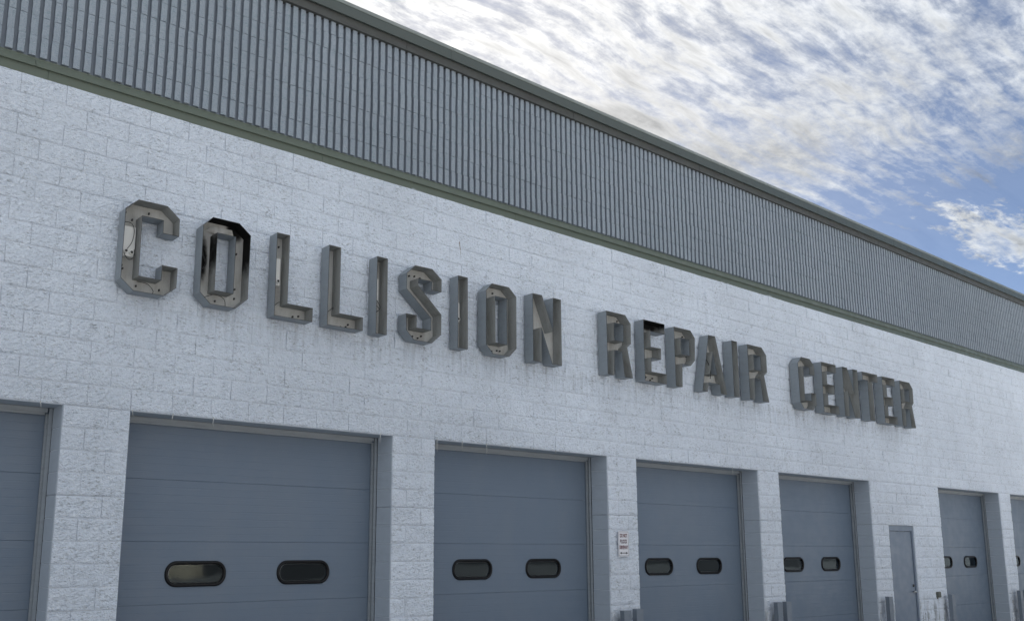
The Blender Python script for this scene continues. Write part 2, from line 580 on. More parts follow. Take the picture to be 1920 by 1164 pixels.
def block_mesh(name, width, nx, nzz, seed, amp=0.012):
    """split-face block centred on its own middle: rough front, flat sides, depth to the mortar"""
    w, h = width - 0.0050, H - 0.0070
    mb = MB()
    ys = {}
    tilt = random.uniform(-0.004, 0.004)
    grid = []
    for j in range(nzz + 1):
        for i in range(nx + 1):
            xx, zz_ = -w / 2 + w * i / nx, -h / 2 + h * j / nzz
            jx = 0 if i in (0, nx) else random.uniform(-0.3, 0.3) * w / nx
            jz = 0 if j in (0, nzz) else random.uniform(-0.3, 0.3) * h / nzz
            p = (xx, 0, zz_)
            q = (xx * 0.85 + zz_ * 0.5, 0, zz_ * 1.25 - xx * 0.35)
            d = nz(p, 6, seed) * 0.7 + nz(q, 17, seed + 3) * 0.42 + nz(q, 36, seed + 8) * 0.75 + nz(p, 75, seed + 5) * 0.28
            mg = min(1.0, 0.30 + 0.7 * min(w / 2 - abs(xx), h / 2 - abs(zz_)) / 0.028)
            y = -0.013 - amp * d * mg - 0.004 * mg + tilt * xx / w
            if j in (0, nzz):
                y += 0.0045
            elif i in (0, nx):
                y += 0.0015
            grid.append((xx + jx, min(y, MY - 0.0005), zz_ + jz))
    fs = [(j * (nx + 1) + i, j * (nx + 1) + i + 1, (j + 1) * (nx + 1) + i + 1, (j + 1) * (nx + 1) + i) for j in range(nzz) for i in range(nx)]
    mb.add(grid, fs)
    # sides back to just behind the mortar face
    n = len(grid)
    ring = [i for i in range(nx + 1)] + [j * (nx + 1) + nx for j in range(1, nzz + 1)] + [nzz * (nx + 1) + i for i in range(nx - 1, -1, -1)] + [j * (nx + 1) for j in range(nzz - 1, 0, -1)]
    back = [(grid[i][0], MY + 0.006, grid[i][2]) for i in ring]
    o = len(mb.v)
    mb.v += back
    L_ = len(ring)
    for k in range(L_):
        mb.f.append((ring[k], o + k, o + (k + 1) % L_, ring[(k + 1) % L_]))
        mb.mi.append(0)
    return mb


def split_variants(width, count, nx, nzz, tag):
    out = []
    for k in range(count):
        mb = block_mesh("split_face_block_" + tag, width, nx, nzz, k * 31 + int(width * 1000))
        out.append(mb)
    return out


full_v = split_variants(F, 12, 16, 8, "full")
half_v = split_variants(F / 2, 8, 8, 8, "half")
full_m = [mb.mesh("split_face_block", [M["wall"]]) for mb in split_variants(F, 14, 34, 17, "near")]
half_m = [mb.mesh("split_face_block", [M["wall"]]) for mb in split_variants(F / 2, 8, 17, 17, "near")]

# all the blocks of the split-face wall
cells = []
for k in range(1, 31):
    z0 = (15 - k) * H
    zc_ = z0 + H / 2
    off = 0.0 if k % 2 == 0 else F / 2
    for a, b in solid_spans(zc_):
        edges = [a]
        n0 = math.floor((a - off) / F) + 1
        e = n0 * F + off
        while e < b - 1e-4:
            if e > a + 1e-4:
                edges.append(e)
            e += F
        edges.append(b)
        for e0, e1 in zip(edges, edges[1:]):
            if e1 - e0 < 0.1:
                continue
            cells.append(((e0 + e1) / 2, zc_ + ZD, e1 - e0))


def rank(cs, y=0.0):
    out = []
    for c in cs:
        s, u, v = proj_px((c[0], y, c[1]))
        inside = -60 < u < 1980 and -30 < v < 1194
        dd = (Vector((c[0], y, c[1])) - CAM).normalized()
        out.append((s * s * abs(dd.y) * (c[2] / F) if inside else -1.0 / max(s, 1e-3)))
    order = sorted(range(len(cs)), key=lambda i: -out[i])
    return order


order = rank(cells)
single = set(order[:300])
rest = MB()
for i, (cx, cz, w) in enumerate(cells):
    isf = w > 0.3
    flip = random.random() < 0.5
    k = random.randrange((14 if i in single else 12) if isf else 8)
    dy = random.uniform(-0.0035, 0.0025)
    if i in single:
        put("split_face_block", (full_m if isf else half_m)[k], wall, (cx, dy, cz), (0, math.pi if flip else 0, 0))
    else:
        mb = (full_v if isf else half_v)[k]
        s = -1 if flip else 1
        sx = w / (F if isf else F / 2)
        rest.add([(cx + s * sx * p[0], p[1] + dy, cz + s * p[2]) for p in mb.v], mb.f)
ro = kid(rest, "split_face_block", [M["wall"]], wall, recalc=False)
ro["kind"] = "stuff"

# smooth painted block ends lining the right-hand side of every opening, one per course
jb = MB()
jb.box(-0.006, 0.0, 0.0, 0.287, -H / 2 + 0.003, H / 2 - 0.003)
jme = jb.mesh("jamb_block", [M["jamb"]])
fix_normals(jme)
bevel_mesh(jme, 0.0022)
for (d0, d1) in doors:
    for k in range(15):
        put("jamb_block", jme, wall, (d1 + 0.001, random.uniform(0.001, 0.003), ZD - (k + 0.5) * H))
    ll = MB()
    ll.box(d0 - 0.001, d0 + 0.005, 0.0, 0.287, 0.003, ZD - 0.003)
    kid(ll, "jamb_lining", [M["jamb"]], wall)
# painted soffits of the openings
for (d0, d1) in doors:
    s_ = MB()
    s_.box(d0 + 0.006, d1 - 0.006, -0.003, 0.288, ZD - 0.006, ZD - 0.0005)
    kid(s_, "lintel_soffit", [M["jamb"]], wall)

# whitish drips hanging from the lintel joints
for (dx, ln) in [(-0.2, 0.05), (0.63, 0.055), (1.03, 0.06), (1.45, 0.085), (3.48, 0.105), (4.30, 0.15), (4.69, 0.10), (5.085, 0.135), (5.49, 0.05),
                 (5.89, 0.03), (6.30, 0.04), (8.29, 0.03), (8.69, 0.035), (10.27, 0.12), (18.94, 0.04), (19.36, 0.115), (20.16, 0.05)]:
    t = MB()
    zt = ZD + 0.012
    pts = [(0, 0, zt), (random.uniform(-.004, .004), 0.001, zt - ln * 0.4), (random.uniform(-.008, .008), 0.0, zt - ln * 0.75), (random.uniform(-.01, .01), 0.002, zt - ln - 0.012)]
    t.tube([(dx + p[0], -0.014 + p[1], p[2]) for p in pts], [0.005, 0.0038, 0.0032, 0.0012], 6)
    kid(t, "mortar_drip", [M["drip"]], wall, smooth=True)
# open cracks and stains that stand out on the wall
ck = MB()
ck.tube([(7.515, -0.012, ZD - 0.015), (7.512, -0.012, ZD - 0.09), (7.515, -0.013, ZD - 0.14)], 0.004, 5)
kid(ck, "open_joint", [M["rim"]], wall)
rs = MB()
rs.tube([(4.63, -0.022, ZD + 2.53), (4.635, -0.02, ZD + 2.48), (4.65, -0.02, ZD + 2.42), (4.648, -0.02, ZD + 2.36)], [0.005, 0.0025, 0.002, 0.0012], 6)
kid(rs, "rusty_anchor", [M["rust"]], wall)

# ------------------------------------------------------------------ fluted upper wall
Z16, Z24 = ZD + 16 * H, ZD + 24 * H
GY = 0.046                      # groove floor behind the rib faces
fb = MB()
fb.box(XL, XR, GY, 0.293, ZD + 15 * H + 0.022, Z24 + 0.12)
flw = kid(fb, "fluted_wall", [M["flute_mortar_shaded"]], bld)


def fluted_mesh(seed):
    mb = MB()
    hw, nx, nq = 0.0308, 2, 8
    for r_ in range(4):
        xc = -F / 2 + (r_ + 0.5) * F / 4
        h = H - 0.0045
        pts = []
        for j in range(nq + 1):
            for i in range(nx + 1):
                xx = xc - hw + 2 * hw * i / nx
                if i == 1:
                    xx += random.uniform(-.008, .008)
                zz_ = -h / 2 + h * j / nq
                p = (xx, 0, zz_)
                d = nz(p, 12, seed) * 0.8 + nz(p, 34, seed + 5) * 0.6
                y = 0.000 - 0.0042 * d + (0.0 if i == 1 else 0.003) + (0.0025 if j in (0, nq) else 0)
                if i != 1:
                    xx += 0.003 * nz(p, 25, seed + 11)
                pts.append((xx, y, zz_))
        fs = [(j * (nx + 1) + i, j * (nx + 1) + i + 1, (j + 1) * (nx + 1) + i + 1, (j + 1) * (nx + 1) + i) for j in range(nq) for i in range(nx)]
        o = len(mb.v)
        mb.add(pts, fs)
        ring = [i for i in range(nx + 1)] + [j * (nx + 1) + nx for j in range(1, nq + 1)] + [nq * (nx + 1) + i for i in range(nx - 1, -1, -1)] + [j * (nx + 1) for j in range(nq - 1, 0, -1)]
        b0 = len(mb.v)
        for i in ring:
            xx = pts[i][0]
            mb.v.append((xc + (xx - xc) * 1.03, GY + 0.004, pts[i][2]))
        L_ = len(ring)
        for k in range(L_):
            mb.f.append((o + ring[k], b0 + k, b0 + (k + 1) % L_, o + ring[(k + 1) % L_]))
            mb.mi.append(0 if (k < nx or nx + nq <= k < 2 * nx + nq) else 1)
    return mb


fl_v = [fluted_mesh(100 + k * 13) for k in range(10)]
fl_m = [mb.mesh("fluted_block", [M["flute"], M["flute_mortar_shaded"]]) for mb in fl_v]
fcells = []
for k in range(8):
    off = 0.0 if k % 2 == 0 else F / 2
    e = XL + (F if k % 2 == 0 else F / 2)
    e = math.floor(XL / F) * F + off + F
    e += 0.02
    while e + F / 2 < XR - F:
        fcells.append((e + F / 2, Z16 + (k + 0.5) * H, F))
        e += F
order = rank(fcells)
single = set(order[:300])
rest = MB()
for i, (cx, cz, w) in enumerate(fcells):
    k = random.randrange(10)
    dy = random.uniform(-0.003, 0.003)
    if i in single:
        put("fluted_block", fl_m[k], flw, (cx + random.uniform(-.003, .003), dy, cz), (0, R(random.uniform(-.25, .25)), 0))
    else:
        mb = fl_v[k]
        o = len(rest.v)
        rest.v += [(cx + p[0], p[1] + dy, cz + p[2]) for p in mb.v]
        rest.f += [tuple(q + o for q in f) for f in mb.f]
        rest.mi += mb.mi
ro = kid(rest, "fluted_block", [M["flute"], M["flute_mortar_shaded"]], flw, recalc=False)
ro["kind"] = "stuff"

# ------------------------------------------------------------------ green flashing band (sections butt with a hairline gap)


def sections(first, step, a, b):
    e = first
    while e > a:
        e -= step
    ed = []
    while e < b:
        ed.append((max(e, a), min(e + step, b)))
        e += step
    return [q for q in ed if q[1] - q[0] > 0.05]


bandm = MB()
bandm.box(XL, XR, 0.022, 0.044, ZD + 15 * H + 0.022, ZD + 3.245)
band = kid(bandm, "flashing_band", [M["green"]], bld)
for (a, b) in sections(5.62, 3.0, XL, XR):
    s_ = MB()
    s_.box(a + 0.0015, b - 0.0015, 0.006, 0.020, ZD + 3.020, ZD + 3.150)
    kid(s_, "flashing_apron", [M["apron"]], band)
for (a, b) in sections(5.50, 3.0, XL, XR):
    s_ = MB()
    z0 = ZD + 3.142
    prof = [(-0.018, z0), (-0.018, z0 + 0.012), (0.030, z0 + 0.098), (0.0305, z0 + 0.100), (0.0315, z0 + 0.098), (-0.015, z0 + 0.013), (-0.015, z0 + 0.003), (0.004, z0 + 0.003), (0.004, z0)]
    s_.prism_x(prof, a + 0.0025, b - 0.0025)
    kid(s_, "flashing_drip", [M["green"]], band)

# ------------------------------------------------------------------ roof edge
em = MB()
em.box(XL, XR, -0.020, 0.30, ZD + 4.86, ZD + 5.04)
edge = kid(em, "roof_edge", [M["board"]], bld)
for (a, b) in sections(3.754, 2.99, XL, XR):
    s_ = MB()
    s_.box(a + 0.003, b - 0.003, -0.034, -0.022, ZD + 4.836, ZD + 4.985)
    s_.box(a + 0.003, b - 0.003, -0.039, -0.0345, ZD + 4.836, ZD + 4.852)
    s_.box(a + 0.003, b - 0.003, -0.0215, 0.052, ZD + 4.836, ZD + 4.842)
    kid(s_, "fascia_board", [M["board"]], edge)
for (a, b) in sections(4.472, 2.965, XL, XR):
    s_ = MB()
    s_.box(a + 0.003, b - 0.003, -0.075, -0.066, ZD + 4.940, ZD + 5.070)
    s_.box(a + 0.003, b - 0.003, -0.0655, -0.045, ZD + 4.940, ZD + 4.945)
    if b < XR - 0.1:
        s_.box(b - 0.035, b + 0.012, -0.0775, -0.0755, ZD + 4.944, ZD + 5.069)   # lap over the joint
    kid(s_, "fascia_panel", [M["fascia"]], edge)
    s_ = MB()
    z0 = ZD + 5.071
    s_.prism_x([(-0.080, z0 - 0.004), (-0.080, z0 + 0.006), (-0.035, z0 + 0.078), (0.30, z0 + 0.085), (0.30, z0 - 0.004)], a + 0.003, b - 0.003)
    kid(s_, "coping", [M["cap"]], edge)

# ------------------------------------------------------------------ the rest of the shell (closes the building, dark inside)
sh = MB()
sh.box(XL, XR, 0.3, 16.0, ZD + 4.6, ZD + 4.85)
kid(sh, "roof", [M["roof"]], bld)
sh = MB()
sh.box(XL, XR, 15.7, 16.0, 0.0, ZD + 4.6)
kid(sh, "rear_wall", [M["interior"]], bld)
for (a, b) in ((XL, XL + 0.3), (XR - 0.3, XR)):
    sh = MB()
    sh.box(a, b, 0.294, 15.7, 0.0, ZD + 4.6)
    kid(sh, "side_wall", [M["interior"]], bld)
sh = MB()
sh.box(XL + 0.3, XR - 0.3, 0.42, 15.7, 0.004, 0.02)
kid(sh, "shop_floor", [M["concrete"]], bld)

# ------------------------------------------------------------------ overhead doors
DY = 0.36
PW, PH = W - 0.012, 0.6096


def rounded_rect(cx, cz, w, h, r_, seg=8):
    pts = []
    for (sx, sz, a0) in ((1, 1, 0), (-1, 1, 90), (-1, -1, 180), (1, -1, 270)):
        for k in range(seg + 1):
            a = R(a0 + 90 * k / seg)
            pts.append((cx + sx * (w / 2 - r_) + r_ * math.cos(a), cz + sz * (h / 2 - r_) + r_ * math.sin(a)))
    return pts


def door_panel(holes):
    mb = MB()
    w, h, e = PW / 2, PH / 2 - 0.0001, 0.0030
    outer = [(-w, -h + e), (w, -h + e), (w, h - e), (-w, h - e)]
    loops = [[Vector((p[0], 0, p[1])) for p in outer]] + [[Vector((p[0], 0, p[1])) for p in hl] for hl in holes]
    flat = [v for l in loops for v in l]
    tris = tessellate_polygon(loops)
    mb.add([(v.x, 0, v.z) for v in flat], [tuple(t) for t in tris])
    # eased top and bottom edges, then the back
    for s in (-1, 1):
        mb.add([(-w, 0, s * (h - e)), (w, 0, s * (h - e)), (w, 0.003, s * h), (-w, 0.003, s * h)], [(0, 1, 2, 3)])
        mb.add([(-w, 0.003, s * h), (w, 0.003, s * h), (w, 0.045, s * h), (-w, 0.045, s * h)], [(0, 1, 2, 3)])
    for hl in holes:
        n = len(hl)
        mb.add([(p[0], 0, p[1]) for p in hl] + [(p[0], 0.045, p[1]) for p in hl], [(i, (i + 1) % n, n + (i + 1) % n, n + i) for i in range(n)])
    return mb


WX, WZ, WW, WH = 0.62, -0.012, 0.655, 0.255
holes = [rounded_rect(s * WX, WZ, WW - 0.05, WH - 0.05, 0.095) for s in (-1, 1)]
pan = door_panel([]).mesh("door_panel", [M["door"]])
pan_w = door_panel(holes).mesh("door_panel", [M["door"]])
for me in (pan, pan_w):
    bm = bmesh.new()
    bm.from_mesh(me)
    for f in bm.faces:
        f.normal_update()
    bm.to_mesh(me)
    bm.free()


def ring_mesh():
    mb = MB()
    prof = [(0.0, -0.002), (0.006, -0.016), (0.020, -0.020), (0.032, -0.014), (0.036, 0.004), (0.036, 0.012)]
    rows = []
    for (ins, y) in prof:
        rows.append([(p[0], y, p[1]) for p in rounded_rect(0, 0, WW - 2 * ins, WH - 2 * ins, 0.12 - ins)])
    n = len(rows[0])
    mb.v = [p for r_ in rows for p in r_]
    for k in range(len(rows) - 1):
        for i in range(n):
            mb.f.append((k * n + i, k * n + (i + 1) % n, (k + 1) * n + (i + 1) % n, (k + 1) * n + i))
            mb.mi.append(0)
    me = mb.mesh("window_frame", [M["rubber"]], True)
    fix_normals(me)
    return me


ring = ring_mesh()
lm = MB()
o_, i_ = rounded_rect(0, 0, WW - 0.074, WH - 0.074, 0.083), rounded_rect(0, 0, WW - 0.082, WH - 0.082, 0.079)
n = len(o_)
lm.add([(p[0], -0.002, p[1]) for p in o_] + [(p[0], -0.004, p[1]) for p in i_], [(i, (i + 1) % n, n + (i + 1) % n, n + i) for i in range(n)])
lip = lm.mesh("window_lip", [M["steel"]])
pm = MB()
pts = rounded_rect(0, 0, WW - 0.06, WH - 0.06, 0.09)
pm.add([(p[0], 0, p[1]) for p in pts], [tuple(range(len(pts)))])
pane_me = pm.mesh("window_pane", [M["glass"]])

for di, (d0, d1) in enumerate(doors):
    xc = (d0 + d1) / 2
    fm = MB()
    a, b, z1 = d0 + 0.0065, d1 - 0.0065, ZD - 0.008
    # steel angles round the opening and the header, behind the masonry
    for s, e in ((1, a), (-1, b)):
        x0, x1 = sorted((e, e + s * 0.034))
        fm.box(x0, x1, 0.296, 0.304, 0.01, z1)
        x0, x1 = sorted((e + s * 0.004, e + s * 0.010))
        fm.box(x0, x1, 0.305, 0.352, 0.01, z1 - 0.01)
        x0, x1 = sorted((e + s * 0.012, e + s * 0.052))
        fm.box(x0, x1, 0.328, 0.351, 0.01, z1 - 0.05)
    fm.box(a + 0.046, b - 0.046, 0.296, 0.304, z1 - 0.040, z1)
    fm.box(a + 0.063, b - 0.063, 0.318, 0.350, z1 - 0.062, z1 - 0.0)
    gd = kid(fm, "garage_door", [M["frame"]], bld)
    # pieces hang under the frame
    for k in range(5):
        zc_ = ZD - (k + 0.5) * PH
        put("door_panel", pan_w if k == 2 else pan, gd, (xc, DY + random.uniform(0, 0.002), zc_))
    zc_ = ZD - 2.5 * PH
    for s in (-1, 1):
        put("window_frame", ring, gd, (xc + s * WX, DY, zc_ + WZ))
        put("window_lip", lip, gd, (xc + s * WX, DY + 0.004, zc_ + WZ))
        put("window_pane", pane_me, gd, (xc + s * WX, DY + 0.006, zc_ + WZ), (R(random.uniform(-.5, .5)), 0, R(random.uniform(-.6, .6))))

# ------------------------------------------------------------------ service door
p0, p1, pt = PERS[0], PERS[1], ZD + PERS_TOP
fm = MB()
fm.box(p0 + 0.002, p0 + 0.052, 0.010, 0.15, 0.01, pt - 0.004)
fm.box(p1 - 0.052, p1 - 0.002, 0.010, 0.15, 0.01, pt - 0.004)
fm.box(p0 + 0.0525, p1 - 0.0525, 0.010, 0.15, pt - 0.104, pt - 0.004)
sd = kid(fm, "service_door", [M["leaf"]], bld)
s_ = MB()
s_.box(p0 + 0.056, p1 - 0.056, 0.030, 0.075, 0.02, pt - 0.110)
lf = kid(s_, "door_leaf", [M["leaf"]], sd)
s_ = MB()
hz, hx = ZD - 2.075, p1 - 0.125
s_.tube([(hx, 0.029, hz), (hx, -0.025, hz)], 0.020, 10)
s_.tube([(hx + 0.01, -0.028, hz), (hx - 0.05, -0.032, hz + 0.002), (hx - 0.125, -0.030, hz - 0.004)], [0.011, 0.010, 0.008], 8)
kid(s_, "lever_handle", [M["steel"]], sd, smooth=True)
s_ = MB()
s_.tube([(hx, 0.029, hz + 0.115), (hx, 0.012, hz + 0.115)], [0.026, 0.022], 10)
kid(s_, "deadbolt", [M["rim"]], sd)

# ------------------------------------------------------------------ channel letters
LH, LZ = 0.905, ZD + 1.112
YB, YF = -0.036, -0.203

SH = {
    "C": (0.54, [(0, .105), (.125, 0), (.42, 0), (.54, .10), (.54, .30), (.385, .30), (.385, .152), (.165, .152), (.165, .75), (.372, .75), (.372, .62), (.535, .62), (.535, .80), (.405, .905), (.12, .905), (0, .79)], []),
    "O": (0.52, [(0, .105), (.115, 0), (.39, 0), (.52, .12), (.52, .80), (.39, .905), (.10, .905), (0, .80)], [[(.155, .15), (.355, .15), (.355, .75), (.155, .75)]]),
    "L": (0.46, [(0, 0), (.46, 0), (.46, .152), (.152, .152), (.152, .905), (0, .905)], []),
    "I": (0.152, [(0, 0), (.152, 0), (.152, .905), (0, .905)], []),
    "S": (0.52, [(0, .30), (0, .105), (.11, 0), (.385, 0), (.52, .12), (.52, .365), (.168, .665), (.168, .75), (.368, .75), (.368, .645), (.52, .645), (.52, .80), (.375, .905), (.125, .905), (0, .79), (0, .60), (.362, .30), (.362, .152), (.152, .152), (.152, .30)], []),
    "N": (0.525, [(0, 0), (.157, 0), (.157, .46), (.345, 0), (.525, 0), (.525, .905), (.372, .905), (.368, .45), (.17, .905), (0, .905)], []),
    "R": (0.525, [(0, 0), (.135, 0), (.152, .36), (.315, .36), (.36, 0), (.53, 0), (.425, .435), (.512, .50), (.515, .785), (.40, .905), (0, .905)], [[(.155, .505), (.352, .505), (.352, .755), (.155, .755)]]),
    "E": (0.50, [(0, 0), (.50, 0), (.50, .15), (.155, .15), (.155, .355), (.385, .355), (.385, .52), (.155, .52), (.155, .752), (.49, .752), (.49, .905), (0, .905)], []),
    "P": (0.51, [(0, 0), (.155, 0), (.172, .355), (.385, .355), (.49, .45), (.51, .80), (.405, .905), (0, .905)], [[(.16, .505), (.36, .505), (.36, .755), (.16, .755)]]),
    "A": (0.636, [(0, 0), (.126, 0), (.152, .145), (.436, .145), (.466, 0), (.636, 0), (.379, .905), (.205, .905)], [[(.205, .29), (.385, .29), (.292, .64)]]),
    "T": (0.565, [(.185, 0), (.375, 0), (.375, .752), (.565, .752), (.565, .905), (0, .905), (0, .752), (.185, .752)], []),
}


def area(l):
    return 0.5 * sum(l[i][0] * l[(i + 1) % len(l)][1] - l[(i + 1) % len(l)][0] * l[i][1] for i in range(len(l)))


def inset(l, d):
    """offset a closed loop to its left by d (towards the inside of a counter-clockwise loop)"""
    n, out = len(l), []
    for i in range(n):
        a, b, c = Vector(l[i - 1]), Vector(l[i]), Vector(l[(i + 1) % n])
        e1, e2 = (b - a).normalized(), (c - b).normalized()
        n1, n2 = Vector((-e1.y, e1.x)), Vector((-e2.y, e2.x))
        k = n1 + n2
        k = k / max(k.length_squared, 1e-6) * 2
        out.append(tuple(b + k * d * (1 if k.length < 3 else 3 / k.length)))
    return out


def channel_letter(ch, x0, label, width=None, mats=("inside", "back"), jit=0.0):
    w0, outer, holes = SH[ch]
    sx = (width or w0) / w0
    t = thing("channel_letter", label, "sign letter", (x0, 0, LZ), "hollow metal letters of the wall sign")
    loops = [[(p[0] * sx, p[1]) for p in outer]] + [[(p[0] * sx, p[1]) for p in h] for h in holes]
    if area(loops[0]) < 0:
        loops[0].reverse()
    for h in loops[1:]:
        if area(h) > 0:
            h.reverse()
    ret, edge_ = MB(), MB()
    T = 0.0035
    for l in loops:
        n = len(l)
        li = inset(l, T)
        # sheet sides wander a little, like bent sheet metal
        fy = [YF + random.uniform(-0.004, 0.004) for _ in range(n)]
        for a in range(n):
            b = (a + 1) % n
            pa, pb, qa, qb = l[a], l[b], li[a], li[b]
            ret.add([(pa[0], YB, pa[1]), (pb[0], YB, pb[1]), (pb[0], fy[b], pb[1]), (pa[0], fy[a], pa[1])], [(0, 1, 2, 3)], 0)
            ret.add([(qa[0], YB, qa[1]), (qb[0], YB, qb[1]), (qb[0], fy[b], qb[1]), (qa[0], fy[a], qa[1])], [(3, 2, 1, 0)], 1)
            edge_.add([(pa[0], fy[a] - .0005, pa[1]), (pb[0], fy[b] - .0005, pb[1]), (qb[0], fy[b] - .0005, qb[1]), (qa[0], fy[a] - .0005, qa[1]),
                       (pa[0], fy[a] + .003, pa[1]), (pb[0], fy[b] + .003, pb[1])], [(0, 1, 2, 3), (0, 4, 5, 1)], 0)
    link("letter_return", ret.mesh("letter_return", [M["ret"], M[mats[0]]]), t)
    link("trim_edge", edge_.mesh("trim_edge", [M["rim"]]), t)
    bk = MB()
    lv = [[Vector((p[0], 0, p[1])) for p in inset(l, T * 1.2)] for l in loops]
    flat = [v for l in lv for v in l]
    tr = tessellate_polygon(lv)
    bk.add([(v.x, YB - 0.004, v.z) for v in flat], [tuple(q) for q in tr])
    n = len(flat)
    bk.add([(v.x, YB - 0.001, v.z) for v in flat], [tuple(q)[::-1] for q in tr])
    k = 0
    for l in lv:
        m_ = len(l)
        bk.add([(v.x, YB - 0.004, v.z) for v in l] + [(v.x, YB - 0.001, v.z) for v in l], [(i, (i + 1) % m_, m_ + (i + 1) % m_, m_ + i) for i in range(m_)])
    link("back_panel", bk.mesh("back_panel", [M[mats[1]]]), t)
    t.rotation_euler = (0, R(jit), 0)
    return t


def wire(t, pts, r_=0.0032):
    mb = MB()
    P_ = [Vector(p) for p in pts]
    sm = []
    for i in range(len(P_) - 1):
        a, b, c, d = P_[max(i - 1, 0)], P_[i], P_[i + 1], P_[min(i + 2, len(P_) - 1)]
        for k in range(5):
            s = k / 5
            sm.append(0.5 * ((2 * b) + (c - a) * s + (2 * a - 5 * b + 4 * c - d) * s * s + (3 * b - a - 3 * c + d) * s ** 3))
    sm.append(P_[-1])
    mb.tube(sm, r_, 5)
    mb.build("wire", [M["wire"]], t, True)


def clips(t, pts, r_=0.0065):
    for (x_, z_) in pts:
        mb = MB()
        mb.box(x_ - r_ * 0.8, x_ + r_ * 0.8, YB - 0.030, YB - 0.004, z_ - r_ * 1.4, z_ + r_ * 1.4)
        mb.build("tube_clip", [M["rim"]], t)


def ballast(t, x_, z_, w, h, d, rounds):
    mb = MB()
    mb.box(x_, x_ + w, YB - d, YB - 0.0045, z_, z_ + h)
    o = mb.build("transformer_box", [M["box"]], t)
    bevel_mesh(o.data, 0.004)
    for (rx, rz) in rounds:
        mb = MB()
        mb.tube([(x_ + rx, YB - d + 0.002, z_ + rz), (x_ + rx, YB - d - 0.022, z_ + rz)], 0.022, 12)
        mb.build("cable_gland", [M["box"]], t)
        mb = MB()
        mb.tube([(x_ + rx, YB - d - 0.021, z_ + rz), (x_ + rx, YB - d - 0.026, z_ + rz)], 0.014, 10)
        mb.build("gland_hole", [M["rim"]], t)


YW = YB - 0.03
t = channel_letter("C", 0.365, "large hollow grey letter C at the start of COLLISION with white transformer inside", 0.545)
ballast(t, 0.030, 0.36, 0.125, 0.30, 0.05, [(0.035, 0.045), (0.09, 0.04)])
wire(t, [(0.02, YW, 0.70), (0.10, YW - .03, 0.69), (0.13, YW - .04, 0.62), (0.11, YW - .06, 0.5), (0.07, YW - .05, 0.42)])
wire(t, [(0.05, YW - .03, 0.38), (0.09, YW - .05, 0.32), (0.14, YW - .04, 0.36), (0.15, YW, 0.5)])
wire(t, [(0.20, YW, 0.135), (0.30, YW - .02, 0.12), (0.36, YW - .02, 0.06), (0.345, YW, 0.02)])
clips(t, [(0.06, 0.24), (0.20, 0.09), (0.43, 0.09), (0.12, 0.74), (0.05, 0.80), (0.28, 0.84), (0.05, 0.27)])
t = channel_letter("O", 1.150, "hollow grey letter O of COLLISION burnt black inside its top", 0.522, ("inside_o", "back_o"))
wire(t, [(0.11, YW, 0.10), (0.20, YW - .05, 0.13), (0.30, YW - .05, 0.10), (0.34, YW, 0.04)])
wire(t, [(0.03, YW, 0.66), (0.05, YW - .05, 0.52), (0.09, YW - .04, 0.44), (0.06, YW - .03, 0.38)], 0.008)
clips(t, [(0.05, 0.27), (0.23, 0.08), (0.44, 0.24), (0.44, 0.14), (0.05, 0.6), (0.44, 0.62)])
mb = MB()   # torn, peeling sheet at the burnt top
mb.add([(0.09, YB - .005, .80), (0.20, YB - .04, .775), (0.33, YB - .03, .79), (0.42, YB - .01, .74), (0.36, YB - .06, .85), (0.22, YB - .02, .865), (0.13, YB - .05, .84)], [(0, 1, 6), (1, 5, 6), (1, 2, 4, 5), (2, 3, 4)])
mb.build("peeling_sheet", [M["back"]], t)
t = channel_letter("L", 1.978, "hollow grey first L of COLLISION with a white box inside its stem", 0.458)
ballast(t, 0.050, 0.36, 0.060, 0.30, 0.055, [(0.03, 0.045)])
clips(t, [(0.10, 0.80), (0.045, 0.72), (0.05, 0.22), (0.30, 0.06), (0.37, 0.075)])
wire(t, [(0.03, YW, 0.10), (0.09, YW - .03, 0.17), (0.12, YW - .03, 0.18)])
t = channel_letter("L", 2.622, "hollow grey second L of COLLISION with empty stem", 0.463)
clips(t, [(0.045, 0.64), (0.05, 0.28), (0.26, 0.04), (0.33, 0.05), (0.36, 0.08)])
wire(t, [(0.02, YW, 0.13), (0.08, YW - .05, 0.19), (0.12, YW - .05, 0.23), (0.13, YW - .03, 0.21)])
t = channel_letter("I", 3.262, "hollow grey letter I between the second L and the S with dangling wires", 0.148)
ballast(t, 0.055, 0.42, 0.050, 0.26, 0.045, [])
wire(t, [(0.04, YW - .02, 0.62), (0.05, YW - .05, 0.44), (0.10, YW - .07, 0.33), (0.05, YW - .06, 0.27), (0.09, YW - .06, 0.31), (0.03, YW - .02, 0.40)])
clips(t, [(0.04, 0.78), (0.04, 0.2)])
t = channel_letter("S", 3.684, "hollow grey letter S of COLLISION", 0.518)
clips(t, [(0.14, 0.81), (0.22, 0.82), (0.30, 0.81), (0.20, 0.08), (0.28, 0.07), (0.33, 0.10)])
t = channel_letter("I", 4.462, "narrow hollow grey letter I between the S and the second O", 0.154)
ballast(t, 0.065, 0.36, 0.055, 0.24, 0.05, [(0.025, 0.03)])
t = channel_letter("O", 4.915, "clean hollow grey second O of COLLISION with beige inside", 0.515)
clips(t, [(0.24, 0.83), (0.10, 0.78), (0.22, 0.07), (0.31, 0.09), (0.36, 0.09)])
t = channel_letter("N", 5.725, "hollow grey letter N at the end of COLLISION", 0.525)
clips(t, [(0.08, 0.22), (0.07, 0.27)])
t = channel_letter("R", 7.156, "hollow grey letter R starting the word REPAIR", 0.522)
clips(t, [(0.40, 0.84), (0.48, 0.70), (0.48, 0.66), (0.06, 0.40)])
wire(t, [(0.03, YW, 0.30), (0.08, YW - .03, 0.31), (0.11, YW - .03, 0.26)])
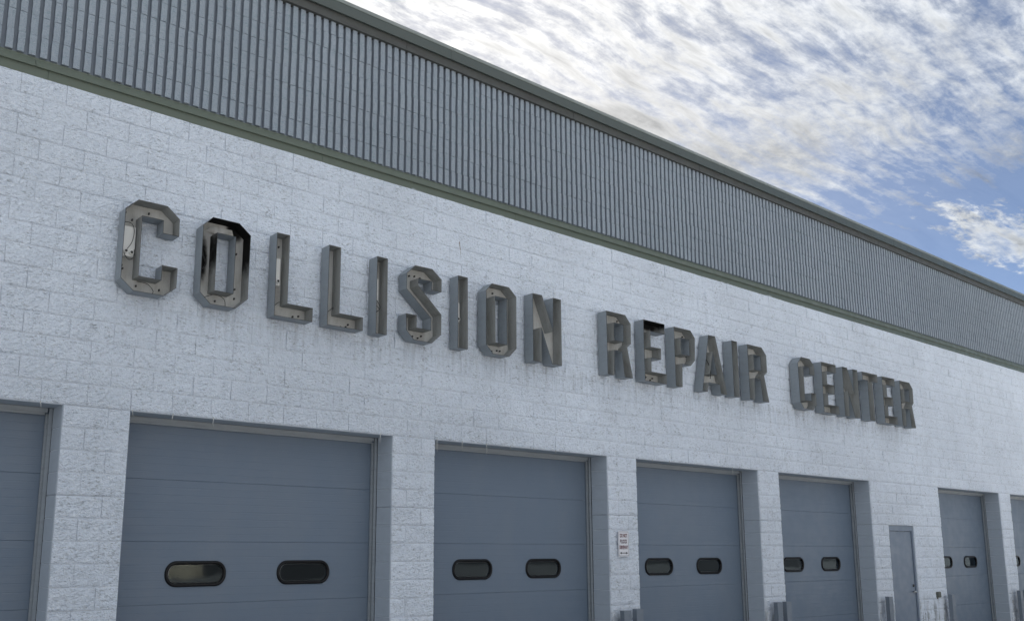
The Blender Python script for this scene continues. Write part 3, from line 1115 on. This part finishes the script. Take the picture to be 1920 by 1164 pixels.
t = channel_letter("E", 7.955, "hollow grey first E of REPAIR blackened by smoke under its top bar", 0.495, ("inside_e", "back_e"))
clips(t, [(0.20, 0.09), (0.30, 0.06), (0.35, 0.09)])
wire(t, [(0.06, YW, 0.05), (0.11, YW - .04, 0.10), (0.14, YW - .04, 0.07), (0.08, YW - .02, 0.03), (0.04, YW, 0.06)])
t = channel_letter("P", 8.663, "hollow grey letter P in the middle of REPAIR", 0.508)
clips(t, [(0.40, 0.83), (0.47, 0.70), (0.47, 0.53), (0.46, 0.60), (0.08, 0.08)])
t = channel_letter("A", 9.321, "hollow grey letter A of REPAIR")
wire(t, [(0.17, YW - .03, 0.60), (0.22, YW - .09, 0.48), (0.27, YW - .1, 0.34), (0.25, YW - .1, 0.22)], 0.006)
t = channel_letter("I", 10.137, "hollow grey letter I of REPAIR squeezed between A and R", 0.15)
clips(t, [(0.06, 0.6), (0.06, 0.3)])
t = channel_letter("R", 10.572, "hollow grey letter R ending the word REPAIR", 0.54)
t = channel_letter("C", 12.073, "hollow grey letter C starting the word CENTER", 0.522)
t = channel_letter("E", 12.847, "hollow grey letter E after the C of CENTER", 0.50)
t = channel_letter("N", 13.560, "hollow grey letter N of CENTER", 0.54)
t = channel_letter("T", 14.291, "hollow grey letter T of CENTER")
t = channel_letter("E", 15.050, "hollow grey letter E between the T and R of CENTER", 0.50)
t = channel_letter("R", 15.765, "hollow grey letter R ending CENTER, last of the whole sign", 0.54)

# ------------------------------------------------------------------ driveway sign
SX, SZ0, SZ1, SW = 7.572, ZD - 1.378, ZD - 1.030, 0.222
sg = thing("driveway_sign", "small white metal sign reading DO NOT BLOCK DRIVEWAY on the pier between doors", "sign", (SX, -0.045, (SZ0 + SZ1) / 2))
hh = (SZ1 - SZ0) / 2
mb = MB()
pl_ = rounded_rect(0, 0, SW, 2 * hh, 0.014, 4)
n = len(pl_)
mb.add([(p[0], 0, p[1]) for p in pl_] + [(p[0], 0.003, p[1]) for p in pl_], [tuple(range(n)), tuple(range(n, 2 * n))[::-1]] + [(i, (i + 1) % n, n + (i + 1) % n, n + i) for i in range(n)])
mb.build("sign_plate", [M["white"]], sg)
mb = MB()
o_, i_ = rounded_rect(0, 0, SW - 0.018, 2 * hh - 0.018, 0.012, 4), rounded_rect(0, 0, SW - 0.026, 2 * hh - 0.026, 0.010, 4)
mb.add([(p[0], -0.0008, p[1]) for p in o_] + [(p[0], -0.0008, p[1]) for p in i_], [(i, (i + 1) % n, n + (i + 1) % n, n + i) for i in range(n)])
mb.build("sign_border", [M["black"]], sg)


def lettering(text, zc_, w, h, mt):
    cu = bpy.data.curves.new("lettering", "FONT")
    cu.body = text
    cu.align_x, cu.align_y = "CENTER", "CENTER"
    cu.size = 1.0
    cu.offset = 0.04
    cu.extrude = 0.0
    tmp = bpy.data.objects.new("lettering", cu)
    C.objects.link(tmp)
    bpy.context.view_layer.update()
    me = bpy.data.meshes.new_from_object(tmp.evaluated_get(bpy.context.evaluated_depsgraph_get()))
    bpy.data.objects.remove(tmp)
    co = np.empty(len(me.vertices) * 3)
    me.vertices.foreach_get("co", co)
    co = co.reshape(-1, 3)
    mn, mxx = co.min(0), co.max(0)
    q = (co - (mn + mxx) / 2) / np.maximum(mxx - mn, 1e-6)
    new = np.c_[q[:, 0] * w, np.full(len(q), -0.0012), q[:, 1] * h + zc_]
    me.vertices.foreach_set("co", new.ravel())
    me.materials.clear()
    me.materials.append(mt)
    me.update()
    link("lettering", me, sg)


lettering("DO NOT", hh - 0.062, 0.150, 0.052, M["red"])
lettering("BLOCK", hh - 0.142, 0.145, 0.055, M["maroon"])
lettering("DRIVEWAY", hh - 0.222, 0.175, 0.052, M["red"])
mb = MB()
za = -hh + 0.048
mb.add([(-0.05, -.0012, za - .005), (0.05, -.0012, za - .005), (0.05, -.0012, za + .005), (-0.05, -.0012, za + .005)], [(0, 1, 2, 3)])
for s in (-1, 1):
    mb.add([(s * 0.085, -.0012, za), (s * 0.045, -.0012, za + .017), (s * 0.045, -.0012, za - .017)], [(0, 1, 2)])
mb.build("arrow", [M["black"]], sg)
for s in (-1, 1):
    mb = MB()
    mb.tube([(0, 0.003, s * (hh - 0.018)), (0, 0.034, s * (hh - 0.018))], 0.006, 8)
    mb.build("bolt", [M["steel"]], sg)

# ------------------------------------------------------------------ small outlet box by the service door
ob = thing("outlet_box", "small olive outlet box on the white wall right of the service door", "outlet box", (17.03, -0.012, ZD - 2.152))
mb = MB()
mb.box(-0.062, 0.062, -0.050, 0.006, -0.055, 0.055)
o = mb.build("box_cover", [M["olive"]], ob)
bevel_mesh(o.data, 0.006, 2)
mb = MB()
mb.tube([(-0.045, -0.02, -0.054), (-0.045, -0.02, -0.085)], 0.012, 8)
mb.build("conduit_stub", [M["olive"]], ob)

# ------------------------------------------------------------------ steel guard posts beside the doors
posts = [(7.397, 0.955, "grey steel guard post, left one of the pair under the driveway sign"),
         (7.654, 0.968, "grey steel guard post, right one of the pair under the driveway sign"),
         (11.076, 0.945, "left post of the pair on the pier left of the service door's roll door"),
         (11.335, 0.947, "right post of the pair on the pier left of the service door's roll door"),
         (14.720, 0.925, "single grey steel guard post on the left of the service door"),
         (17.300, 0.895, "single grey steel guard post right of the small outlet box"),
         (20.740, 0.885, "grey steel guard post at the far pier, nearer of the last pair"),
         (20.985, 0.885, "grey steel guard post at the far pier, farther of the last pair")]
for (x_, h_, lab) in posts:
    t = thing("guard_post", lab, "guard post", (x_ + 0.07, -0.135, 0), "guard posts along the doors")
    mb = MB()
    # rolled channel: web to the front, flanges to the wall
    w2, d2, tk = 0.070, 0.036, 0.010
    prof = [(-w2, d2), (-w2, -d2), (w2, -d2), (w2, d2), (w2 - tk, d2), (w2 - tk, -d2 + tk), (-w2 + tk, -d2 + tk), (-w2 + tk, d2)]
    n = len(prof)
    mb.add([(p[0], p[1], 0.0) for p in prof] + [(p[0], p[1], h_ - 0.006) for p in prof], [(i, (i + 1) % n, n + (i + 1) % n, n + i) for i in range(n)])
    o = mb.build("post_channel", [M["post"]], t)
    mb = MB()
    mb.box(-w2 - 0.001, w2 + 0.001, -d2 - 0.001, d2 + 0.001, h_ - 0.006, h_)
    mb.build("post_cap", [M["post"]], t)
    mb = MB()
    mb.box(-w2 - 0.03, w2 + 0.03, -d2 - 0.03, d2 + 0.025, 0.006, 0.018)
    mb.build("base_plate", [M["post"]], t)

# ------------------------------------------------------------------ low building across the lot, seen only as a reflection in the door windows
ac = thing("stucco_building", "low dark building with a beige porch across the lot, mirrored in the door windows", "building", (30, -36, 0))
mb = MB()
mb.box(-35, 70, -9, 0, 0, 5.2)
mb.build("wall", [M["roof"]], ac)
mb = MB()
mb.box(-26, -13.5, 0.01, 1.2, 0, 4.4)
mb.build("porch_wall", [M["beige"]], ac)
mb = MB()
mb.box(-35.4, 70.4, -9.4, 0.5, 5.2, 5.6)
mb.build("roof", [M["roof"]], ac)
for k in range(4):
    mb = MB()
    mb.box(-24.5 + k * 2.9, -23.1 + k * 2.9, 1.202, 1.25, 0.9, 2.3)
    mb.build("window", [M["rubber"]], ac)
